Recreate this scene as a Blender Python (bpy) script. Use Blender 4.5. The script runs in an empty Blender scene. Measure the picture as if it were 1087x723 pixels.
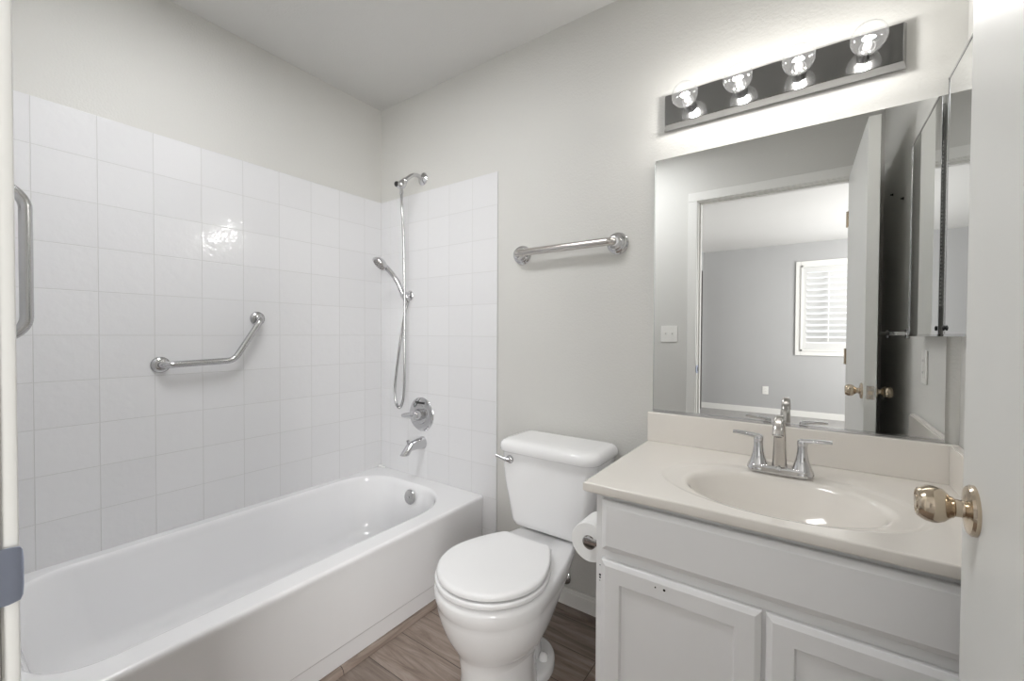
import bpy, bmesh, math, random
from mathutils import Vector, Matrix
random.seed(7)
S = bpy.context.scene
COL = S.collection
PI = math.pi

# ------------------------------------------------------------------ camera
CAM = Vector((2.0419, -1.5732, 1.1519)); YAW, PIT, ROL, FPX = .6147, -.0159, .0048, 447.98
fw = Vector((-math.sin(YAW)*math.cos(PIT), math.cos(YAW)*math.cos(PIT), math.sin(PIT)))
rt = Vector((math.cos(YAW), math.sin(YAW), 0)); up = rt.cross(fw)
r2 = rt*math.cos(ROL)+up*math.sin(ROL); u2 = -rt*math.sin(ROL)+up*math.cos(ROL)
cd = bpy.data.cameras.new('camera'); cd.sensor_width = 36; cd.lens = FPX/1087*36; cd.clip_start = .02
co = bpy.data.objects.new('camera', cd); COL.objects.link(co)
co.matrix_world = Matrix(((r2.x, u2.x, -fw.x, CAM.x), (r2.y, u2.y, -fw.y, CAM.y), (r2.z, u2.z, -fw.z, CAM.z), (0, 0, 0, 1)))
S.camera = co

# ------------------------------------------------------------------ light and exposure
BULB_W = 0.9
PANEL_FILL = 17.0  # emission of the added ceiling fill panel
DAY_FILL_W = 95.0  # power of the added daylight fill in the bedroom
S.view_settings.view_transform = 'Standard'; S.view_settings.look = 'None'
S.view_settings.gamma = 1; S.view_settings.use_curve_mapping = False
S.view_settings.exposure = 0.52
S.cycles.max_bounces = 14; S.cycles.glossy_bounces = 8; S.cycles.transparent_max_bounces = 12
S.cycles.diffuse_bounces = 7; S.cycles.sample_clamp_indirect = 4; S.cycles.use_denoising = True
S.cycles.caustics_reflective = True; S.cycles.caustics_refractive = False; S.cycles.blur_glossy = .5
w = bpy.data.worlds.new('world'); S.world = w; w.use_nodes = True
bg = w.node_tree.nodes['Background']; bg.inputs[0].default_value = (.95, .975, 1, 1); bg.inputs[1].default_value = 1.4
def area_light(name, loc, rot, sx, sy, watts, col=(1, 1, 1)):
    l = bpy.data.lights.new(name, 'AREA'); l.shape = 'RECTANGLE'; l.size = sx; l.size_y = sy; l.energy = watts; l.color = col
    o = bpy.data.objects.new(name, l); o.location = loc; o.rotation_euler = rot; COL.objects.link(o); return o
# added daylight fill, entering the bedroom at an unseen side window
area_light('daylight_fill', (4.03, -4.0, 1.5), (0, PI/2, 0), 1.3, 1.8, DAY_FILL_W, (1, .985, .965))

# ------------------------------------------------------------------ materials
def mat(name, col, rough=.5, metal=0, coat=0, spec=None):
    m = bpy.data.materials.new(name); m.use_nodes = True
    b = m.node_tree.nodes['Principled BSDF']
    b.inputs['Base Color'].default_value = (*col, 1); b.inputs['Roughness'].default_value = rough
    b.inputs['Metallic'].default_value = metal; b.inputs['Coat Weight'].default_value = coat
    if spec is not None: b.inputs['Specular IOR Level'].default_value = spec
    return m
def nodes(m): return m.node_tree.nodes, m.node_tree.links, m.node_tree.nodes['Principled BSDF']
def add_bump(m, scale, strength, dist=.002, detail=3, var=0, vscale=None):
    n, l, b = nodes(m)
    g = n.new('ShaderNodeNewGeometry'); t = n.new('ShaderNodeTexNoise'); t.inputs['Scale'].default_value = scale; t.inputs['Detail'].default_value = detail
    l.new(g.outputs['Position'], t.inputs['Vector'])
    bp = n.new('ShaderNodeBump'); bp.inputs['Strength'].default_value = strength; bp.inputs['Distance'].default_value = dist
    l.new(t.outputs['Fac'], bp.inputs['Height']); l.new(bp.outputs['Normal'], b.inputs['Normal'])
    if var:
        t2 = n.new('ShaderNodeTexNoise'); t2.inputs['Scale'].default_value = vscale or scale/10; t2.inputs['Detail'].default_value = 4
        l.new(g.outputs['Position'], t2.inputs['Vector'])
        mx = n.new('ShaderNodeMix'); mx.data_type = 'RGBA'
        c = b.inputs['Base Color'].default_value[:3]
        mx.inputs['A'].default_value = (*[v*(1-var) for v in c], 1); mx.inputs['B'].default_value = (*[min(1, v*(1+var)) for v in c], 1)
        l.new(t2.outputs['Fac'], mx.inputs['Factor']); l.new(mx.outputs['Result'], b.inputs['Base Color'])
    return m
M = {}
M['wall'] = add_bump(mat('wall_paint', (.63, .624, .598), .62), 150, .6, .0018, 3, .02, 3)
M['ceiling'] = add_bump(mat('ceiling_paint', (.67, .665, .65), .8), 120, .5, .002, 4, .02, 3)
M['bedwall'] = add_bump(mat('bedroom_paint', (.42, .42, .42), .7), 170, .3, .0015, 3, .02, 3)
M['trim'] = add_bump(mat('trim_paint', (.76, .755, .73), .38), 40, .05, .001, 2, .015, 6)
M['shutter'] = mat('shutter_paint', (.62, .62, .61), .45)
M['door'] = add_bump(mat('door_paint', (.70, .70, .675), .42), 60, .06, .001, 2, .02, 5)
M['porcelain'] = add_bump(mat('porcelain', (.86, .86, .865), .07, 0, .3), 12, .02, .001, 1, .008, 5)
M['tub'] = add_bump(mat('tub_enamel', (.84, .84, .85), .13, 0, .2), 9, .03, .001, 2, .012, 6)
M['seat'] = add_bump(mat('seat_plastic', (.84, .84, .845), .22), 30, .02, .001, 1, .008, 5)
M['cabinet'] = add_bump(mat('cabinet_paint', (.82, .82, .825), .4), 90, .10, .001, 3, .02, 9)
M['marble'] = add_bump(mat('cultured_marble', (.80, .765, .715), .10, 0, .3), 6, .01, .001, 2, .025, 5)
M['chrome'] = mat('chrome', (.62, .62, .63), .06, 1)
M['satin'] = add_bump(mat('satin_steel', (.52, .52, .52), .2, 1), 300, .03, .0005, 2)
M['smoke'] = add_bump(mat('smoked_chrome', (.30, .30, .297), .13, 1), 220, .04, .0004, 2)
M['rim'] = mat('dark_chrome_rim', (.36, .36, .36), .16, 1)
M['nickel'] = mat('brushed_nickel', (.60, .575, .55), .22, 1)
M['brass'] = add_bump(mat('aged_brass', (.60, .51, .40), .15, 1), 60, .02, .0005, 2, .06, 30)
M['strike_tint'] = mat('daylight_tinted_steel', (.40, .44, .56), .3, 1)  # reflected blue daylight painted into the steel colour
M['mirror'] = mat('mirror_silver', (.88, .89, .89), .0, 1)
M['mirror_edge'] = mat('mirror_edge', (.72, .74, .73), .2, 1)
M['black'] = mat('black_plastic', (.02, .02, .02), .4)
M['dark'] = mat('dark_hole', (.012, .011, .01), .8)
M['paper'] = add_bump(mat('tissue_paper', (.86, .86, .85), .95), 240, .4, .001, 3, .02, 30)
M['card_shaded'] = mat('cardboard_shaded', (.22, .19, .16), .9)  # shadow inside the roll core darkened into the cardboard colour
M['plate'] = mat('plastic_plate', (.80, .79, .76), .35)
M['caulk'] = mat('caulk', (.80, .80, .79), .6)
M['carpet'] = add_bump(mat('carpet', (.40, .39, .38), 1), 400, 1, .006, 4, .22, 30)
M['doorway_dark'] = add_bump(mat('dark_doorway', (.05, .04, .035), .5), 40, .1, .001, 3, .2, 12)  # dark of an open doorway painted into leaf and frame colour
M['rubber'] = mat('white_rubber', (.7, .7, .7), .7)

def tile_mat(name, axis, off, tu, z0, tz):
    m = mat(name, (.79, .79, .80), .09, 0, .2); n, l, b = nodes(m)
    g = n.new('ShaderNodeNewGeometry'); sp = n.new('ShaderNodeSeparateXYZ'); l.new(g.outputs['Position'], sp.inputs[0])
    def mth(op, a, v=None, c=None):
        x = n.new('ShaderNodeMath'); x.operation = op
        for i, q in enumerate((a, v)):
            if q is None: continue
            if isinstance(q, (int, float)): x.inputs[i].default_value = q
            else: l.new(q, x.inputs[i])
        return x.outputs[0]
    def line(s, o, t):
        u = mth('DIVIDE', mth('SUBTRACT', s, o), t)
        f = mth('ABSOLUTE', mth('SUBTRACT', mth('FRACT', mth('ADD', u, .5)), .5))
        return mth('MULTIPLY', f, t), mth('FLOOR', u)
    du, iu = line(sp.outputs[axis], off, tu); dz, iz = line(sp.outputs[2], z0, tz)
    d = mth('MINIMUM', du, dz)
    rp = n.new('ShaderNodeMapRange'); rp.interpolation_type = 'SMOOTHSTEP'
    rp.inputs[1].default_value = .0006; rp.inputs[2].default_value = .0017; l.new(d, rp.inputs[0])
    cv = n.new('ShaderNodeCombineXYZ'); l.new(iu, cv.inputs[0]); l.new(iz, cv.inputs[1])
    wn = n.new('ShaderNodeTexWhiteNoise'); wn.noise_dimensions = '3D'; l.new(cv.outputs[0], wn.inputs['Vector'])
    va = n.new('ShaderNodeMix'); va.data_type = 'RGBA'
    va.inputs['A'].default_value = (.73, .73, .74, 1); va.inputs['B'].default_value = (.755, .755, .765, 1); l.new(wn.outputs['Value'], va.inputs['Factor'])
    mx = n.new('ShaderNodeMix'); mx.data_type = 'RGBA'; mx.inputs['A'].default_value = (.60, .60, .595, 1)
    l.new(va.outputs['Result'], mx.inputs['B']); l.new(rp.outputs[0], mx.inputs['Factor']); l.new(mx.outputs['Result'], b.inputs['Base Color'])
    r = n.new('ShaderNodeMapRange'); r.inputs[3].default_value = .6; r.inputs[4].default_value = .09; l.new(rp.outputs[0], r.inputs[0]); l.new(r.outputs[0], b.inputs['Roughness'])
    tn = n.new('ShaderNodeTexNoise'); tn.inputs['Scale'].default_value = 30; tn.inputs['Detail'].default_value = 2; l.new(g.outputs['Position'], tn.inputs['Vector'])
    hs = mth('ADD', mth('MULTIPLY', rp.outputs[0], .5), mth('MULTIPLY', tn.outputs['Fac'], .9))
    bp = n.new('ShaderNodeBump'); bp.inputs['Strength'].default_value = .6; bp.inputs['Distance'].default_value = .0026
    l.new(hs, bp.inputs['Height']); l.new(bp.outputs['Normal'], b.inputs['Normal'])
    return m
TP, TQ, TT, TY, TZ = .0807, .1155, .1535, .1548, 1.9066
M['tile_left'] = tile_mat('tile_left', 1, -TQ, TY, TZ, TT)
M['tile_back'] = tile_mat('tile_back', 0, TP, TT, TZ, TT)

def plank_mat(name, dark=1.0, long_axis=0):
    m = mat(name, (.2, .15, .12), .42); n, l, b = nodes(m)
    g = n.new('ShaderNodeNewGeometry'); mp = n.new('ShaderNodeMapping')
    if long_axis == 1: mp.inputs['Rotation'].default_value = (0, 0, PI/2)
    mp.inputs['Location'].default_value = (.35, .052, 0); l.new(g.outputs['Position'], mp.inputs[0])
    br = n.new('ShaderNodeTexBrick'); br.inputs['Scale'].default_value = 1; br.offset = .37; br.inputs['Brick Width'].default_value = 1.1; br.inputs['Row Height'].default_value = .15
    br.inputs['Mortar Size'].default_value = .0012; br.inputs['Bias'].default_value = 0
    br.inputs['Color1'].default_value = (.0, .0, .0, 1); br.inputs['Color2'].default_value = (1, 1, 1, 1); br.inputs['Mortar'].default_value = (.0, .0, .0, 1)
    l.new(mp.outputs[0], br.inputs['Vector'])
    m2 = n.new('ShaderNodeMapping'); m2.inputs['Scale'].default_value = (2.2, 20, 3); l.new(mp.outputs[0], m2.inputs[0])
    ad = n.new('ShaderNodeVectorMath'); ad.operation = 'MULTIPLY_ADD'; ad.inputs[1].default_value = (9, 9, 9); l.new(br.outputs['Color'], ad.inputs[0]); l.new(m2.outputs[0], ad.inputs[2])
    t = n.new('ShaderNodeTexNoise'); t.inputs['Scale'].default_value = 1.6; t.inputs['Detail'].default_value = 8; t.inputs['Roughness'].default_value = .65; t.inputs['Distortion'].default_value = 1.2; l.new(ad.outputs[0], t.inputs['Vector'])
    cr = n.new('ShaderNodeValToRGB'); e = cr.color_ramp.elements
    e[0].position = .28; e[0].color = (.135*dark, .10*dark, .083*dark, 1); e[1].position = .72; e[1].color = (.385*dark, .32*dark, .278*dark, 1)
    x = cr.color_ramp.elements.new(.5); x.color = (.262*dark, .206*dark, .172*dark, 1); l.new(t.outputs['Fac'], cr.inputs[0])
    hv = n.new('ShaderNodeHueSaturation'); l.new(cr.outputs[0], hv.inputs['Color'])
    mr = n.new('ShaderNodeMapRange'); mr.inputs[3].default_value = .78; mr.inputs[4].default_value = 1.2; l.new(br.outputs['Color'], mr.inputs[0]); l.new(mr.outputs[0], hv.inputs['Value'])
    mx = n.new('ShaderNodeMix'); mx.data_type = 'RGBA'; l.new(br.outputs['Fac'], mx.inputs['Factor']); l.new(hv.outputs[0], mx.inputs['A']); mx.inputs['B'].default_value = (.05, .036, .03, 1)
    l.new(mx.outputs['Result'], b.inputs['Base Color'])
    bp = n.new('ShaderNodeBump'); bp.inputs['Strength'].default_value = .25; bp.inputs['Distance'].default_value = .002; l.new(t.outputs['Fac'], bp.inputs['Height']); l.new(bp.outputs['Normal'], b.inputs['Normal'])
    return m
M['plank'] = plank_mat('vinyl_plank')
M['shoe_y'] = plank_mat('shoe_moulding_wood', 1.05, 1)
M['shoe_x'] = plank_mat('shoe_moulding_wood_dark', .8, 0)

def thin_glass(name, haze=0.0):
    m = bpy.data.materials.new(name); m.use_nodes = True; n = m.node_tree.nodes; l = m.node_tree.links; n.clear()
    o = n.new('ShaderNodeOutputMaterial'); mx = n.new('ShaderNodeMixShader'); t = n.new('ShaderNodeBsdfTransparent'); gl = n.new('ShaderNodeBsdfGlossy')
    f = n.new('ShaderNodeFresnel'); gg = n.new('ShaderNodeNewGeometry'); mr = n.new('ShaderNodeMapRange'); mr.inputs[3].default_value = 1.5; mr.inputs[4].default_value = 1/1.5; l.new(gg.outputs['Backfacing'], mr.inputs[0]); l.new(mr.outputs[0], f.inputs['IOR']); gl.inputs['Roughness'].default_value = .01; t.inputs[0].default_value = (.96, .965, .97, 1)
    tr_ = n.new('ShaderNodeBsdfTranslucent'); tr_.inputs[0].default_value = (1, 1, 1, 1); m2_ = n.new('ShaderNodeMixShader'); m2_.inputs[0].default_value = haze; l.new(t.outputs[0], m2_.inputs[1]); l.new(tr_.outputs[0], m2_.inputs[2])
    l.new(f.outputs[0], mx.inputs[0]); l.new(m2_.outputs[0], mx.inputs[1]); l.new(gl.outputs[0], mx.inputs[2]); l.new(mx.outputs[0], o.inputs[0]); return m
M['glass'] = thin_glass('bulb_glass', .012)
M['pane'] = thin_glass('window_glass')
def emit(name, col, s):
    m = bpy.data.materials.new(name); m.use_nodes = True; n = m.node_tree.nodes; b = n['Principled BSDF']
    b.inputs['Base Color'].default_value = (0, 0, 0, 1); b.inputs['Emission Color'].default_value = (*col, 1); b.inputs['Emission Strength'].default_value = s; return m
M['filament'] = emit('filament_glow', (1, .96, .9), 60)
M['fill_diffuser'] = emit('fill_panel_glow', (.985, .99, 1), PANEL_FILL)
M['stem'] = mat('bulb_stem_ceramic', (.80, .78, .75), .4)

# ------------------------------------------------------------------ mesh helpers
class MB:
    def __init__(s): s.bm = bmesh.new()
    def ring(s, pts): return [s.bm.verts.new(p) for p in pts]
    def loft(s, rings, cap0=True, cap1=True, closed=True):
        vs = [s.ring(r) for r in rings]
        n = len(vs[0])
        for a, b in zip(vs, vs[1:]):
            for i in range(n if closed else n-1):
                j = (i+1) % n
                try: s.bm.faces.new((a[i], a[j], b[j], b[i]))
                except ValueError: pass
        if cap0: s.bm.faces.new(list(reversed(vs[0])))
        if cap1: s.bm.faces.new(vs[-1])
        return s
    def box(s, x0, x1, y0, y1, z0, z1, bev=0, seg=2):
        x0, x1 = sorted((x0, x1)); y0, y1 = sorted((y0, y1)); z0, z1 = sorted((z0, z1))
        t = bmesh.new()
        v = [t.verts.new(p) for p in ((x0,y0,z0),(x1,y0,z0),(x1,y1,z0),(x0,y1,z0),(x0,y0,z1),(x1,y0,z1),(x1,y1,z1),(x0,y1,z1))]
        for f in ((3,2,1,0),(4,5,6,7),(0,1,5,4),(1,2,6,5),(2,3,7,6),(3,0,4,7)): t.faces.new([v[i] for i in f])
        if bev: bmesh.ops.bevel(t, geom=t.edges[:], offset=bev, segments=seg, affect='EDGES', profile=.5)
        s.merge(t); return s
    def merge(s, t):
        me = bpy.data.meshes.new('tmp'); t.to_mesh(me); t.free(); s.bm.from_mesh(me); bpy.data.meshes.remove(me)
    def lathe(s, prof, org, axis, n=32, caps=True):
        # prof: list of (radius, distance along axis)
        a = Vector(axis).normalized(); o = Vector(org)
        h = Vector((0,0,1)) if abs(a.z) < .9 else Vector((1,0,0))
        e = a.cross(h).normalized(); f = a.cross(e)
        rings = []
        for r, d in prof:
            r = max(r, 1e-5)
            rings.append([o+a*d+(e*math.cos(2*PI*k/n)+f*math.sin(2*PI*k/n))*r for k in range(n)])
        s.loft(rings, caps, caps); return s
    def tube(s, pts, r, n=16, caps=True):
        pts = [Vector(p) for p in pts]; rad = r if isinstance(r, (list, tuple)) else [r]*len(pts)
        rings = []; prev = None
        for i, p in enumerate(pts):
            d = (pts[min(i+1, len(pts)-1)]-pts[max(i-1, 0)]).normalized()
            if prev is None:
                h = Vector((0,0,1)) if abs(d.z) < .9 else Vector((1,0,0)); e = d.cross(h).normalized()
            else:
                e = (prev-d*prev.dot(d)).normalized()
            prev = e; f = d.cross(e)
            rings.append([p+(e*math.cos(2*PI*k/n)+f*math.sin(2*PI*k/n))*rad[i] for k in range(n)])
        s.loft(rings, caps, caps); return s
    def sphere(s, c, r, sc=(1,1,1), u=24, v=14):
        t = bmesh.new(); bmesh.ops.create_uvsphere(t, u_segments=u, v_segments=v, radius=r)
        bmesh.ops.scale(t, vec=sc, verts=t.verts); bmesh.ops.translate(t, vec=c, verts=t.verts); s.merge(t); return s
    def xform(s, mtx): bmesh.ops.transform(s.bm, matrix=mtx, verts=s.bm.verts); return s
    def build(s, name, material, parent=None, angle=38, kind=None, keep_normals=False):
        if not keep_normals: bmesh.ops.recalc_face_normals(s.bm, faces=s.bm.faces)
        off = ROOT.get(parent.name) if parent else None
        if off: bmesh.ops.translate(s.bm, vec=-off, verts=s.bm.verts)
        me = bpy.data.meshes.new(name); s.bm.to_mesh(me); s.bm.free()
        for p in me.polygons: p.use_smooth = True
        me.set_sharp_from_angle(angle=math.radians(angle))
        wn_ = angle < 52
        me.materials.append(M[material] if isinstance(material, str) else material)
        o = bpy.data.objects.new(name, me); COL.objects.link(o)
        if wn_:
            md_ = o.modifiers.new('weighted_normals', 'WEIGHTED_NORMAL'); md_.keep_sharp = True; md_.weight = 100; md_.mode = 'FACE_AREA'
        if parent: o.parent = parent; ROOT[o.name] = off
        if kind: o['kind'] = kind
        return o
ROOT = {}
def thing(name, label, cat, loc, group=None, kind=None):
    o = bpy.data.objects.new(name, None); o.empty_display_size = .05; COL.objects.link(o); o.location = loc; ROOT[o.name] = Vector(loc)
    if kind: o['kind'] = kind
    else: o['label'] = label; o['category'] = cat
    if group: o['group'] = group
    return o
def tag(o, label, cat, group=None):
    o['label'] = label; o['category'] = cat
    if group: o['group'] = group
    return o
def struct(name, mb, m, angle=38): return mb.build(name, m, None, angle, 'structure')
def fillet(pts, r, n=6):
    pts = [Vector(p) for p in pts]; out = [pts[0]]
    for i in range(1, len(pts)-1):
        a, p, b = pts[i-1], pts[i], pts[i+1]; rr = r[i-1] if isinstance(r, (list, tuple)) else r
        u = (a-p).normalized(); v = (b-p).normalized(); ang = u.angle(v)
        d = min(rr/math.tan(ang/2), (a-p).length*.49 if i > 1 else (a-p).length*.98, (b-p).length*.49 if i < len(pts)-2 else (b-p).length*.98)
        rr = d*math.tan(ang/2); c = p+(u+v).normalized()*(rr/math.sin(ang/2))
        s0 = p+u*d-c; s1 = p+v*d-c; th = s0.angle(s1)
        for k in range(n+1):
            t = k/n; out.append(c+(s0*math.sin((1-t)*th)+s1*math.sin(t*th))/math.sin(th))
    out.append(pts[-1]); return out
def smooth_path(pts, k=6):
    pts = [Vector(p) for p in pts]; out = []
    for i in range(len(pts)-1):
        p0, p1, p2, p3 = pts[max(i-1,0)], pts[i], pts[i+1], pts[min(i+2,len(pts)-1)]
        for j in range(k):
            t = j/k; out.append(.5*((2*p1)+(p2-p0)*t+(2*p0-5*p1+4*p2-p3)*t*t+(3*p1-p0-3*p2+p3)*t**3))
    out.append(pts[-1]); return out
def rrect(cx, cy, hx, hy, r, z, n=8):
    rs = r if isinstance(r, (list, tuple)) else (r,)*4       # corner order: ++, -+, --, +-
    out = []
    for q, (sx, sy) in enumerate(((1,1),(-1,1),(-1,-1),(1,-1))):
        rr = min(rs[q], hx*.999, hy*.999)
        for k in range(n+1):
            a = q*PI/2+k/n*PI/2
            out.append(Vector((cx+sx*(hx-rr)+rr*math.cos(a), cy+sy*(hy-rr)+rr*math.sin(a), z)))
    return out

# ------------------------------------------------------------------ setting: the bathroom shell
XW, YF, H = 2.365, -1.5285, 2.44            # right wall, front wall, ceiling
struct('floor', MB().box(-.1, XW+.1, -1.66, .1, -.05, 0), 'plank')
struct('ceiling', MB().box(-.11, XW+.1, -1.57, .1, H, H+.06), 'ceiling')
wl = struct('wall_left', MB().box(-.11, -.008, -1.63, .11, -.05, H), 'wall')
wb = struct('wall_back', MB().box(-.008, XW+.1, .003, .11, -.05, H), 'wall')
struct('wall_right', MB().box(XW, XW+.1, -1.63, .003, -.05, H), 'wall')
OX0, OX1, OZ = 1.41, 2.228, 2.055           # clear door opening
wf = struct('wall_front', MB().box(-.008, OX0-.02, -1.63, YF, -.05, H).box(OX1+.02, XW, -1.63, YF, -.05, H).box(OX0-.02, OX1+.02, -1.63, YF, OZ+.02, H), 'wall')
MB().box(-.008, 0, -1.5275, .003, .34, TZ, .0015).build('tile_panel', 'tile_left', wl)
MB().box(0, .8487, -.004, .003, 0, TZ, .003).build('tile_panel', 'tile_back', wb)
MB().box(0, .8487, YF, YF+.007, 0, TZ, .003).build('tile_panel', 'tile_back', wf)
# baseboard and wood shoe moulding behind the toilet, along the tub
struct('baseboard_back', MB().box(.8495, 1.583, -.011, .003, 0, .075, .003).box(.8495, 1.583, -.0085, .003, .06, .088, .003), 'trim')
def quarter(mb, p0, p1, inward, r):
    p0, p1, inw = Vector(p0), Vector(p1), Vector(inward)
    rings = []
    for p in (p0, p1):
        rg = [p.copy()]
        for k in range(7):
            a = k/6*PI/2; rg.append(p+inw*(r*math.cos(a))+Vector((0,0,r*math.sin(a))))
        rings.append(rg)
    return mb.loft(rings)
struct('trim_1', quarter(MB(), (.85, -.0112, .0005), (1.583, -.0112, .0005), (0,-1,0), .018), 'shoe_x')
struct('trim_2', quarter(MB(), (.753, -1.514, .0005), (.753, -.0045, .0005), (1,0,0), .021), 'shoe_y')
# door frame: jambs, head, stops and casings
jb = MB()
jb.box(OX0-.02, OX0, -1.632, YF, 0, OZ+.02, .002).box(OX1, OX1+.02, -1.632, YF, 0, OZ+.02, .002).box(OX0-.02, OX1+.02, -1.632, YF, OZ, OZ+.02, .002)
jb.box(OX0, OX0+.010, -1.60, -1.565, 0, OZ, .002).box(OX1-.010, OX1, -1.60, -1.565, 0, OZ, .002).box(OX0, OX1, -1.60, -1.565, OZ-.010, OZ, .002)
struct('trim_3', jb, 'trim')
def casing(mb, y0, y1):
    for x0, x1 in ((OX0-.064, OX0-.005), (OX1+.005, OX1+.064)): mb.box(x0, x1, y0, y1, 0, OZ+.0045, .004)
    mb.box(OX0-.064, OX1+.064, y0, y1, OZ+.005, OZ+.064, .004); return mb
struct('trim_4', casing(MB(), YF, YF+.0135), 'trim')
struct('trim_5', casing(MB(), -1.645, -1.63), 'trim')

# ------------------------------------------------------------------ setting: the bedroom seen through the door
BX0, BX1, BY = .655, 4.0, -5.6
struct('floor', MB().box(BX0-.1, BX1+.1, BY-.1, -1.66, -.05, .006), 'carpet')
struct('ceiling', MB().box(BX0-.1, BX1+.1, BY-.1, -1.57, H, H+.06), 'ceiling')
WX0, WX1, WZ0, WZ1 = 1.93, 3.13, .93, 2.12
def wall_hole(mb, a0, a1, h0, h1, z0, z1, f):
    f(mb, a0, h0, 0, H); f(mb, h1, a1, 0, H); f(mb, h0, h1, 0, z0); f(mb, h0, h1, z1, H); return mb
struct('wall_far', wall_hole(MB(), BX0-.1, BX1+.1, WX0, WX1, WZ0, WZ1, lambda m, a, b, c, d: m.box(a, b, BY-.1, BY, c, d)), 'bedwall')
struct('wall_side', wall_hole(MB(), BY, -1.63, -4.9, -3.1, .85, 2.15, lambda m, a, b, c, d: m.box(BX1, BX1+.1, a, b, c, d)), 'bedwall')
struct('wall_hall', wall_hole(MB(), BY, -1.63, -5.45, -4.65, 0, 2.08, lambda m, a, b, c, d: m.box(BX0-.1, BX0, a, b, c, d) if d > c else m), 'bedwall')
struct('wall_near', MB().box(2.465, BX1+.1, -1.63, -1.53, 0, H).box(BX0-.1, -.0, -1.73, -1.63, 0, H) if False else MB().box(2.465, BX1+.1, -1.63, -1.53, 0, H), 'bedwall')
struct('baseboard_far', MB().box(BX0, BX1, BY, BY+.013, .006, .09, .003), 'trim')
d2 = thing('door_2', '', '', (BX0, -5.05, 0), kind='structure')
MB().box(BX0-.06, BX0-.02, -5.43, -4.67, .01, 2.06, .003).build('leaf', 'doorway_dark', d2)
MB().box(BX0, BX0+.015, -5.52, -5.45, .006, 2.14, .003).box(BX0, BX0+.015, -4.65, -4.58, .006, 2.14, .003).box(BX0, BX0+.015, -5.449, -4.651, 2.08, 2.14, .003).build('frame', 'doorway_dark', d2)
# shuttered window
w1 = thing('window_1', '', '', (WX0, BY, WZ0), kind='structure')
fr = MB()
for a, b, c, d in ((WX0-.06, WX0, WZ0-.06, WZ1+.06), (WX1, WX1+.06, WZ0-.06, WZ1+.06), (WX0, WX1, WZ1, WZ1+.06), (WX0, WX1, WZ0-.06, WZ0)): fr.box(a, b, BY, BY+.018, c, d, .004)
for a, b, c, d in ((WX0, WX0+.025, WZ0, WZ1), (WX1-.025, WX1, WZ0, WZ1), (WX0, WX1, WZ1-.025, WZ1), (WX0, WX1, WZ0, WZ0+.025)): fr.box(a, b, BY-.1, BY+.03, c, d, .003)
fr.build('window_frame', 'trim', w1)
MB().box(WX0, WX1, BY-.085, BY-.08, WZ0, WZ1).build('pane', 'pane', w1)
for a, b in ((WX0+.026, (WX0+WX1)/2-.001), ((WX0+WX1)/2+.001, WX1-.026)):
    p = MB(); z0, z1 = WZ0+.026, WZ1-.026; y0, y1 = BY-.012, BY+.016
    p.box(a, a+.045, y0, y1, z0, z1, .003).box(b-.045, b, y0, y1, z0, z1, .003).box(a+.045, b-.045, y0, y1, z1-.07, z1, .003).box(a+.045, b-.045, y0, y1, z0, z0+.09, .003)
    nl = 12; lz0, lz1 = z0+.09, z1-.07
    for k in range(nl):
        zc = lz0+(k+.5)*(lz1-lz0)/nl; t = MB().box(a+.046, b-.046, -.038, .038, -.0045, .0045, .003)
        t.xform(Matrix.Translation((0, (y0+y1)/2, zc)) @ Matrix.Rotation(math.radians(50), 4, 'X')); p.merge(t.bm)
    so = p.build('shutter_panel', 'shutter', w1)
    MB().box((a+b)/2-.006, (a+b)/2+.006, y1+.036, y1+.046, lz0+.02, lz1-.02, .002).build('tilt_rod', 'trim', so)
w2 = thing('fill_window', '', '', (BX1, -4.0, .85), kind='structure')  # unseen window added as the opening for the daylight fill
fr = MB()
for a, b, c, d in ((-4.96, -4.90, .79, 2.21), (-3.10, -3.04, .79, 2.21), (-4.90, -3.10, 2.15, 2.21), (-4.90, -3.10, .79, .85)): fr.box(BX1-.018, BX1, a, b, c, d, .004)
fr.box(BX1+.02, BX1+.05, -4.02, -3.98, .85, 2.15, .003)
fr.build('window_frame', 'trim', w2)

# ------------------------------------------------------------------ entry door, swung open along the right wall
HX, HY, DW, DT, DH = 2.2105, -1.508, .813, .040, 2.035
ang = math.atan2(.016, .812)
dm = Matrix.Translation((HX, HY, .012)) @ Matrix.Rotation(-ang, 4, 'Z')     # local: +Y along the leaf, +X thickness, 0 = visible face
d1 = thing('door_1', '', '', (HX, HY, 0), kind='structure')
MB().box(0, DT, 0, DW, 0, DH, .0015).xform(dm).build('leaf', 'door', d1)
for zc in (.22, 1.02, 1.80): MB().box(-.001, .0005, .001, .034, zc-.045, zc+.045, .0003).lathe([(.0058, -.045), (.0058, .045)], (-.003, -.004, zc), (0,0,1), 12).xform(dm).build('hinge', 'brass', d1)
KY, KZ = DW-.060, .905
knob_prof = [(.0335, 0), (.0335, .004), (.031, .007), (.020, .009), (.0125, .011), (.0115, .013), (.0120, .019), (.0142, .0205), (.0147, .0225), (.0172, .025), (.0220, .030), (.0245, .036), (.0251, .041), (.0243, .047), (.0218, .0525), (.0192, .0565), (.0176, .0574), (.0166, .0562), (.0100, .0557), (.0096, .0578), (.0080, .0583), (.0001, .0583)]
for sgn, x0 in ((-1, 0), (1, DT)):
    k = MB().lathe(knob_prof[:4]+[(.0001, .0095)], (x0, KY, KZ), (sgn, 0, 0), 40).xform(dm).build('knob_rose', 'brass', d1)
    MB().lathe([(.0001, .008)]+knob_prof[3:], (x0, KY, KZ), (sgn, 0, 0), 40).xform(dm).build('door_knob', 'brass', d1)
lp = MB().box(.0075, .0325, DW-.0005, DW+.0012, KZ-.028, KZ+.028, .0004).xform(dm).build('latch_plate', 'nickel', d1)
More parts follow.
